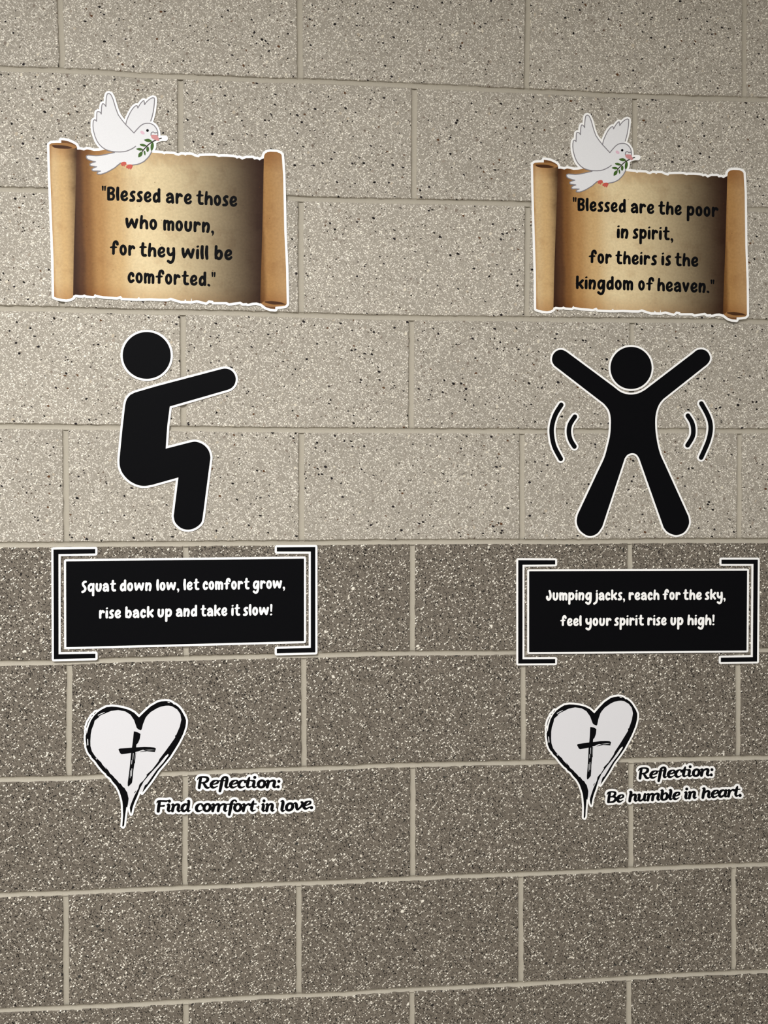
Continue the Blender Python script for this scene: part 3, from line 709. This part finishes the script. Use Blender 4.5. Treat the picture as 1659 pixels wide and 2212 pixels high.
LINE_BODY = D(*o_, k, [(340,703),(292,713),(240,725),(190,734),(140,738),(95,735),(58,732),(38,738),(34,750),(40,765),(55,778),(80,788),(108,797),(135,803),(95,815),(76,824),(74,838),(85,848),(120,852),(148,857),(112,870),(95,884),(100,898),(115,902),(150,902),(188,904),(162,914),(150,930),(160,936),(190,938),(218,930),(250,919),(280,904),(315,884),(345,866),(368,846),(388,830),(405,816)])
LINE_BELLY = D(*o_, k, [(535,838),(580,832),(620,820),(658,800),(690,770),(712,745),(730,715),(742,692)])
LINE_HEAD = D(*o_, k, [(550,492),(575,462),(600,435),(620,415),(645,398),(668,390),(692,387),(720,388),(742,394),(765,408),(785,430),(798,452),(806,476),(808,500)])
LINE_CERE = D(*o_, k, [(735,518),(735,498),(742,485),(758,481),(772,488),(778,494),(788,488),(800,488),(808,502),(808,522)])
BEAK = D(*o_, k, [(735,515),(755,513),(780,514),(800,516),(808,526),(818,548),(826,568),(812,577),(790,570),(768,562),(748,552),(736,536)])
TWIG = D(*o_, k, [(640,692),(660,666),(680,645),(705,620),(730,600),(755,584),(780,572),(802,562),(822,554),(850,547),(888,548)])
LEAVES = [[(660,565),(700,555),(725,562),(745,582),(720,590),(695,588),(674,580)],[(612,615),(632,609),(655,611),(690,630),(665,639),(645,637),(625,630)],[(575,665),(596,656),(618,655),(638,662),(655,674),(632,681),(605,681)],
 [(598,755),(597,738),(601,718),(618,700),(642,695),(642,722),(630,742),(614,750)],[(655,692),(668,684),(674,700),(676,718),(670,734),(661,722)],[(690,645),(704,640),(711,652),(714,668),(708,688),(697,699),(686,684),(684,662)],[(735,612),(748,592),(758,596),(765,620),(763,645),(752,672),(739,686),(731,664),(730,638)]]
FEET = [[(408,820),(420,808),(448,803),(466,810),(468,825),(463,839),(452,834),(449,850),(440,852),(438,842),(430,846),(422,848),(413,838)],[(465,855),(478,842),(495,833),(528,834),(536,850),(528,868),(520,882),(510,885),(506,872),(498,880),(488,882),(487,870),(478,872),(468,868)]]

def scroll(label, lines, xh, weight, move, text_move):
    root, org = thing('scroll_sticker', label, 'wall sticker', (363, 487), move, 'parchment scroll stickers')
    fr = [wall_xy([p])[0] for p in ((107, 312), (608.5, 333.5), (118, 648))]
    uv = tuple(move(np.array([q]))[0] for q in fr)
    kw = dict(move=move, origin=org)
    polys = [ROLL_L, RIM_L, FLAP_L, SHEET, ROLL_R, RIM_R, FLAP_R, WING_A, WING_B, BODY]
    F = field_of(polys, 14, 0.6)
    for p in polys[:7]: F.poly(p)
    fd = Field(F.lo, F.lo + F.step * (np.array(F.d.shape[::-1]) - 2.5), F.step)
    for p in (WING_A, WING_B, BODY): fd.poly(p)
    dove_body = fd.d.copy()
    fd.stroke([(*p, 0.6) for p in TWIG])
    F.d = np.minimum(F.d[:fd.d.shape[0], :fd.d.shape[1]], fd.d)
    b = flat('backing', F.contours(5.4), M_WHITE, root, -0.0012, -0.0001, **kw); b['label'] = 'white cut edge round the print'
    y = lambda n: (-0.0012 - 0.00006 * n, -0.0012)
    flat('parchment', [np.array(SHEET)], M_SHEET, root, *y(1), uv=uv, **kw)
    for roll, rim, hole, flap, m in ((ROLL_L, RIM_L, HOLE_L, FLAP_L, M_ROLL_L), (ROLL_R, RIM_R, HOLE_R, FLAP_R, M_ROLL_R)):
        r = flat('parchment_roll', [np.array(roll)], m, root, *y(2), uv=uv, **kw)
        flat('rolled_rim', [np.array(rim)], M_RIM, r, *y(3), **kw)
        flat('roll_opening', [spline(hole, 4, True)], M_HOLE, r, *y(4), **kw)
        flat('roll_flap', [np.array(flap)], M_FLAP, r, *y(2.5), **kw)
    # dove
    G = field_of([BODY, WING_B, WING_A], 8, 0.4)
    G.poly(BODY)
    dv = flat('dove', G.contours(0.4), M_DOVE, root, *y(4), **kw)
    for w_ in (WING_B, WING_A):
        flat('wing', [np.array(w_)], M_DOVE, dv, *y(5), **kw)
    G.d[:] = 1e3
    for ln in (WING_A, LINE_BODY, LINE_BELLY, LINE_HEAD, LINE_CERE, WING_B[:-6]):
        G.stroke([(*p, 1.05) for p in ln], 3)
    flat('outline', G.contours(), M_GREYLINE, dv, *y(6), **kw)
    G.d[:] = 1e3; G.ellipse((180 + 697 / 5.01, 190 + 465 / 5.01), 2.9, 2.9)
    flat('eye', G.contours(), M_BLACK, dv, *y(7), **kw)
    G.d[:] = 1e3; G.ellipse((180 + 642 / 5.01, 190 + 488 / 5.01), 5.0, 3.3, 0.6)
    flat('cheek', G.contours(), M_CHEEK, dv, *y(6), **kw)
    flat('beak', [np.array(BEAK)], M_PINK, dv, *y(9), **kw)
    for lf in LEAVES: flat('leaf', [spline(D(*o_, k, lf), 4, True)], M_LEAF, dv, *y(7), **kw)
    G.d[:] = 1e3; G.stroke([(*p, 1.0) for p in TWIG], 3)
    flat('twig', G.contours(), M_TWIG, dv, *y(8), **kw)
    for ft in FEET: flat('foot', [spline(D(*o_, k, ft), 3, True)], M_FOOT, dv, *y(6), **kw)
    for ln in lines:
        T = text_field(HAND, ln, xh, 9, 0, weight)
        t = flat('text_line', T.contours(), M_BLACK, root, *y(2), origin=org)
        t['label'] = 'black lettering'
SRC = [(107.2,313.3),(132.8,303.6),(166.9,319),(608.4,335.5),(561.1,347),(619.3,657.7),(594.6,668),(117.6,641.5),(143.7,647)]
DST = [(1152.6,354),(1176.3,347.3),(1206.8,360.3),(1607.2,372.6),(1564.7,386.6),(1611.4,677.7),(1588.3,688),(1155.8,670.7),(1176.6,676.1)]
scroll('parchment scroll sticker with dove reading Blessed are those who mourn', TXT_MOURN, 24.4, 1.0, ident, ident)
scroll('parchment scroll sticker with dove reading Blessed are the poor in spirit', TXT_POOR, 22.9, 1.0, rigid(SRC, DST), ident)

# ---- exercise pictograms ----------------------------------------------------
def cut_piece(name, F, edge, root, org, tol=0.06):
    o = flat(name, F.contours(0, tol), M_BLACK, root, -0.00108, -0.0010, origin=org)
    e = flat('border', F.contours(edge, tol), M_WHITE, o, -0.0010, -0.0001, origin=org); e['label'] = 'white cut edge'
    return o
root, org = thing('pictogram_sticker', 'black squatting stick figure sticker with one arm stretched out', 'wall sticker', (380, 930), group='exercise figure stickers')
F = field_of([[(265,717),(370,819)]]); F.ellipse((317.2, 768), 51.9, 50.6); cut_piece('head', F, 4.7, root, org)
cap = [(486.2 + 23.4 * math.cos(a), 819.6 + 23.4 * math.sin(a)) for a in np.linspace(-1.83, 1.30, 15)]
SQ = [(282,852.9),(292.1,847.9),(340,834)] + cap + [(367.0,878.2),(361.6,920),(358.2,969.2),(409.9,955.9)] + \
     [tuple(p) for p in spline([(409.9,955.9),(423.1,954.2),(438.2,959.7),(449.6,971),(454.6,986.1),(453.6,998)], 5)] + \
     [(438.2,1116.5)] + [tuple(p) for p in spline([(438.2,1116.5),(434.5,1129.7),(421.2,1140.6),(406.1,1144.2),(391,1140.4),(378.7,1128.4),(375.3,1114.6)], 5)] + \
     [(385.7,1031.4),(330.8,1046.9)] + [tuple(p) for p in spline([(330.8,1046.9),(312.3,1049.9),(295.5,1046.9),(278.7,1037.6),(265.2,1022.5),(259.3,1007.4),(258.2,993.9)], 5)] + \
     [(264.9,925),(270.6,876)] + [tuple(p) for p in spline([(270.6,876),(272.8,866.5),(276.1,859.7),(282,852.9)], 4)]
F = field_of([SQ]); F.poly(SQ); cut_piece('body', F, 4.6, root, org)

root, org = thing('pictogram_sticker', 'black jumping jack figure sticker with both arms up and motion lines', 'wall sticker', (1363, 950), group='exercise figure stickers')
F = field_of([[(1318,749),(1408,841)]]); F.ellipse((1362.7, 795), 44.6, 45.6); cut_piece('head', F, 4.0, root, org)
S5 = lambda q, n=5: [tuple(p) for p in spline(q, n)]
JJ = S5([(1197.5,790.2),(1192.4,781),(1193,770),(1198,761.5),(1206,756.4),(1214.5,756),(1223.1,760)]) + [(1325,835.6)] + S5([(1325,835.6),(1341.8,847.8),(1360.7,852.4),(1378.9,849.6),(1393.6,841.9)]) + \
     [(1496.6,763.1)] + S5([(1496.6,763.1),(1505,756.6),(1515.5,754.9),(1526,759),(1532.7,769.4),(1532.3,779.4),(1526,787.9)]) + [(1432.5,861.8)] + \
     S5([(1432.5,861.8),(1424.6,871.3),(1418.5,885),(1415.2,902),(1415,922),(1416.6,940),(1420.4,962),(1426.4,983),(1435.9,1004.1)]) + [(1486.5,1115.9)] + \
     S5([(1486.5,1115.9),(1487.6,1132),(1477.6,1149.4),(1460,1156),(1442.4,1149.9),(1433.2,1139.6)]) + [(1380.6,990.9)] + S5([(1380.6,990.9),(1374.6,982.2),(1365.3,979.1),(1355.4,982.2),(1349.1,989.8)]) + \
     [(1300.6,1137.4)] + S5([(1300.6,1137.4),(1288.8,1152.9),(1271.2,1157.8),(1253,1146.3),(1245.4,1128.6),(1247.6,1111.5)]) + [(1293.2,1014.4)] + \
     S5([(1293.2,1014.4),(1305,988.8),(1312.6,962),(1317.2,941),(1318.9,920.9),(1318.6,902),(1314.6,886),(1304.5,872.6)]) 
F = field_of([JJ]); F.poly(JJ); cut_piece('body', F, 3.9, root, org)
for q in ([(1212,874.7),(1199.4,895.7),(1192.3,918.8),(1191.8,939.8),(1197.3,965),(1211,991.3)], [(1241.4,900.3),(1231.1,916.7),(1228.4,933.5),(1232,950.3),(1240.4,964.6)],
          [(1485.3,898.1),(1493.9,912.5),(1497.2,928.2),(1495.2,943.9),(1484.6,962)], [(1514.5,871.8),(1527,894.5),(1533.4,912.5),(1534.2,930.6),(1528.6,954.7),(1514,988.4)]):
    F = field_of([q], 16, 0.4); F.stroke([(*p, 5.0) for p in S5(q, 6)]); cut_piece('motion_line', F, 3.9, root, org)

# ---- caption signs ----------------------------------------------------------
def sign(label, panel, brackets, lines, xh, edge, px, edge_top):
    root, org = thing('caption_sign', label, 'wall sticker', px, group='bracketed caption stickers')
    F = field_of([panel], 14, 0.7); F.poly(panel); cut_piece('panel', F, edge, root, org)
    for b in brackets:
        F = field_of([b], 14, 0.5); F.poly(b); cut_piece('bracket', F, edge, root, org)
    for ln in lines:
        T = text_field(HAND, ln, xh, 9)
        t = flat('text_line', T.contours(), M_WHITE, root, -0.00116, -0.00108, origin=org); t['label'] = 'white lettering'
sign('black bracketed sign captioned Squat down low, let comfort grow', [(143.1,1212.4),(656.6,1206.6),(656.6,1384.7),(143.6,1397.8)],
     [[(115.9,1186.9),(206.2,1185.9),(206.2,1195.7),(126.8,1196.8),(127,1413.1),(206.6,1411.7),(206.6,1421.6),(116.8,1423.8)],
      [(598,1182.2),(681.2,1181.6),(681.2,1409.1),(598,1411),(598,1401.4),(671.4,1399),(671.4,1191.4),(598,1191.4)]], TXT_SQUAT, 19.4, 4.6, (398, 1302), None)
sign('black bracketed sign captioned Jumping jacks, reach for the sky', [(1142.6,1233.8),(1613.3,1232.3),(1612.1,1405.1),(1142.6,1408.5)],
     [[(1119.1,1209.9),(1199,1210.1),(1199,1219.4),(1128.4,1219.9),(1128.4,1423.7),(1199,1423.2),(1199,1432.5),(1119.1,1433.1)],
      [(1557.8,1208.6),(1636.4,1208.6),(1634.7,1428.8),(1556.4,1430.1),(1556.4,1420.3),(1625.5,1419.2),(1626.9,1218.2),(1557.8,1218.2)]], TXT_JACKS, 18.2, 4.1, (1377, 1320), None)

# ---- brushed hearts ---------------------------------------------------------
HEART_R = [(300.6,1549.3),(312.1,1537.8),(325.7,1525.5),(340.8,1516.8),(349,1514.8),(358.5,1514),(366,1515),(372.2,1517.6),(375.5,1521.2),(379,1521.6),(385.8,1526.9),(391,1533),(395.4,1540.5),(399.6,1548),(402.2,1555.6),(401.9,1562),(400.9,1569.2),(398.6,1577),(395.4,1585.6),(390.8,1595),(385.8,1604.8),(379,1616),(372.2,1626.6),(368.4,1632.8),(358.8,1645.1),(342.4,1664.2),(328.7,1684.7),(315.1,1702.5),(307.2,1712.4),(312.3,1698.4),(313.4,1695.6),(317.8,1692.9),(330.1,1675.1),(339.7,1661.5),(352,1647.8),(364.3,1630.9),(363.6,1628),(357.4,1632.8),(341,1653.3),(324.6,1671),(311,1687.4),(303,1702),(296.5,1720),(290.6,1733),(286.6,1745),(283.8,1757.6),(281.5,1752),(280.7,1743.8),(283.4,1735.6),(290.2,1719.2),(299.4,1702),(301.2,1694.6),(303.9,1691.2),(310,1685.6),(317.5,1675.6),(316.6,1673),(328.5,1662.6),(342.1,1645),(344.9,1638.9),(358.5,1621.1),(372.2,1602),(378.8,1592.6),(378.4,1588.6),(380.9,1587.4),(388.6,1569.2),(391.9,1554.2),(389.9,1541.9),(383.1,1532.3),(372.2,1525.5),(365,1524),(358.5,1524.2),(348,1526),(339.4,1529.6),(325.7,1537.8),(319,1544.6),(314.8,1550.1),(309.3,1563.8),(306.6,1574.7),(304.5,1577.5),(298.4,1574.7),(295.6,1571.8),(294.3,1567.9),(292,1556)]
HEART_L = [(302.2,1551.5),(300.6,1549.3),(290.2,1539.2),(279.3,1533.2),(265.6,1529.1),(262,1528.4),(252,1526.6),(241.9,1525.8),(230.5,1527.1),(220.4,1532.1),(211.6,1537.8),(204,1545.4),(196.5,1556.7),(191.4,1570.6),(188.3,1583.2),(185.4,1588.2),(185.4,1598.3),(187,1609.7),(186.6,1613),(189.5,1621.4),(192.2,1627.2),(196.4,1631.4),(198.9,1636.6),(206.5,1644.1),(213,1653.6),(214.4,1655.4),(222.9,1665.5),(229,1670.6),(231.2,1674.6),(239.2,1680.7),(243,1687),(251.9,1697.1),(258.2,1708.4),(261.9,1720),(264.6,1730),(265.6,1741),(266.2,1760.2),(265.4,1772),(264.3,1784),(266.6,1785.4),(268.6,1781.6),(269.8,1768),(271.6,1754.8),(273.3,1742.8),(275.2,1744),(276.8,1735.6),(278.2,1724.7),(275.2,1711),(272,1706.6),(269.5,1701.6),(266,1699.6),(264.2,1697),(260.7,1692),(257.6,1691.2),(253.4,1685.2),(251.4,1683.2),(249.4,1681.4),(247,1678.8),(244.4,1675.4),(238,1670.2),(233,1663),(229.6,1660.6),(220.9,1650.2),(219.4,1646.8),(212.8,1640.6),(205.2,1632),(198.9,1622.4),(195.8,1610.9),(195.6,1600.8),(196.5,1585.7),(198.4,1575.6),(203.4,1563),(204.6,1557),(205.9,1555.5),(215.4,1547.9),(225.5,1541.6),(240.6,1535.3),(255.7,1533.4),(271.1,1536.4),(282,1543.3),(290.2,1555.6),(294.3,1567.9),(299,1572)]
HEART_IN = [(300,1562),(306,1566),(318,1540),(340,1523),(358,1519),(378,1524),(392,1540),(397,1556),(392,1575),(380,1600),(362,1625),(352,1646),(330,1676),(308,1708),(296,1712),(285,1738),(277,1738),(266,1716),(254,1695),(225,1664),(200,1634),(190,1610),(189,1595),(193,1574),(202,1552),(218,1537),(241,1529),(266,1532),(287,1544)]
CROSS_V = [(289.4,1579.6),(292.4,1579.9),(298.4,1581.5),(303.9,1585.1),(303.2,1590),(302.5,1595.2),(300.4,1600.4),(298.4,1604.8),(295.2,1607.6),(294.6,1611),(294.3,1616),(293.2,1622),(291.6,1634),(290.6,1650),(288,1667.3),(287.0,1680),(285.6,1690.5),(282.4,1694),(278,1698.6),(276.2,1697),(276.2,1690),(279.0,1670),(280.9,1653.9),(283.4,1626.6),(285.8,1612),(287.4,1600)]
CROSS_H = [(256.1,1618.4),(258.8,1616.5),(272,1615.4),(287.5,1614.3),(312.1,1613),(325,1613.4),(333.9,1614.3),(337.5,1617),(336.1,1619.6),(327,1619),(317.5,1619.4),(308,1619.4),(300,1622.4),(294,1623.6),(282,1626.4),(270,1628),(262.9,1628.8),(259.8,1626.6)]
SLITS = [[(189.6,1596.6,1.0),(190.2,1608.6,1.1)],[(185,1634,.5),(185.4,1640,.4)],[(351.5,1606.5,.9),(353.2,1609.8,1.2),(351,1613,.8)],[(363,1516.6,.7),(367,1517.4,.5)],
 [(212.6,1544.4,.8),(219,1541.2,.9),(226,1538.6,.6)],[(214,1547.4,.5),(224,1542.4,.5)],[(208,1637.6,.8),(209.4,1640,.6)],[(285.4,1642,.7),(284.6,1650,.5)],[(285.2,1660,.7),(284,1676,.6)],[(288.2,1627,.7),(287.2,1640,.6)],[(282.4,1664,.5),(281.4,1680,.4)]]
DASHES = [[(204.4,1541.2,.7),(207.4,1537.8,.6)],[(198.2,1546.8,.8),(200.4,1544.8,.7)],[(195.8,1551,.5),(190.6,1560,.8),(187,1571,.6)],[(186.2,1577.6,.5),(187,1585.6,.5)],
 [(303,1623.6,.5),(318,1621.6,.8),(334.6,1623,1.0)],[(312,1620,.6),(322,1621.4,.9),(335.4,1620.6,1.0)],[(293.6,1626,.5),(291.4,1648,.6)],[(228.4,1657.4,.4),(234,1664.4,.7),(236.6,1668.6,.4)],[(291.4,1712,.9),(294,1708,.6)],[(335.6,1658,.5),(336.8,1655.6,.5)]]
def heart(label, move):
    root, org = thing('heart_sticker', label, 'wall sticker', (290, 1640), move, 'brushed heart and cross stickers')
    kw = dict(move=move, origin=org)
    F = field_of([HEART_L, HEART_R], 10, 0.5); F.poly(HEART_L).poly(HEART_R).poly(HEART_IN)
    for d in DASHES[:4]: F.stroke(d)
    b = flat('backing', F.contours(4.2), M_WHITE, root, -0.0010, -0.0001, **kw); b['label'] = 'white cut edge round the heart'
    flat('heart_fill', [spline(HEART_IN, 4, True)], M_PAPER, root, -0.00106, -0.0010, **kw)
    F.d[:] = 1e3; F.poly(HEART_L).poly(HEART_R)
    for s in SLITS[:7]:
        G = Field(F.lo, F.lo + F.step * (np.array(F.d.shape[::-1]) - 2.5), F.step); G.stroke(s, 4)
        n0, n1 = G.d.shape; F.d[:n0, :n1] = np.maximum(F.d[:n0, :n1], -G.d)
    for d in DASHES[:4] + DASHES[7:]: F.stroke(d, 4)
    o = flat('heart_outline', F.contours(), M_BLACK, root, -0.00112, -0.0010, **kw); o['label'] = 'rough black brush stroke'
    F = field_of([CROSS_V, CROSS_H], 8, 0.35); F.poly(CROSS_V).poly(CROSS_H)
    for s in SLITS[7:]:
        G = Field(F.lo, F.lo + F.step * (np.array(F.d.shape[::-1]) - 2.5), F.step); G.stroke(s, 4)
        n0, n1 = G.d.shape; F.d[:n0, :n1] = np.maximum(F.d[:n0, :n1], -G.d)
    for d in DASHES[4:7]: F.stroke(d, 4)
    o = flat('cross', F.contours(), M_BLACK, root, -0.00112, -0.0010, **kw); o['label'] = 'black brushed cross'
heart('white heart sticker with black cross beside Find comfort in love', ident)
heart('white heart sticker with black cross beside Be humble in heart', rigid([(300.6,1549.3),(264.3,1784.3),(185.4,1593),(402.2,1557),(283.6,1758),(278,1698.7)], [(1281.5,1539.2),(1262.9,1765.3),(1180.7,1583.3),(1373.8,1547),(1278.6,1743),(1269,1683)]))

# ---- reflection lettering ---------------------------------------------------
def reflection(label, lines, xh, edge, px):
    root, org = thing('lettering_sticker', label, 'wall sticker', px, group='reflection lettering stickers')
    for ln in lines:
        T = text_field(SERIF, ln, xh, -11, 0.08, 1.16)
        cut_piece('text_line', T, edge, root, org, 0.05)
reflection('white edged black lettering reading Reflection: Find comfort in love', TXT_COMFORT, 19.2, 4.7, (508, 1725))
reflection('white edged black lettering reading Reflection: Be humble in heart', TXT_HUMBLE, 18.2, 4.3, (1456, 1700))
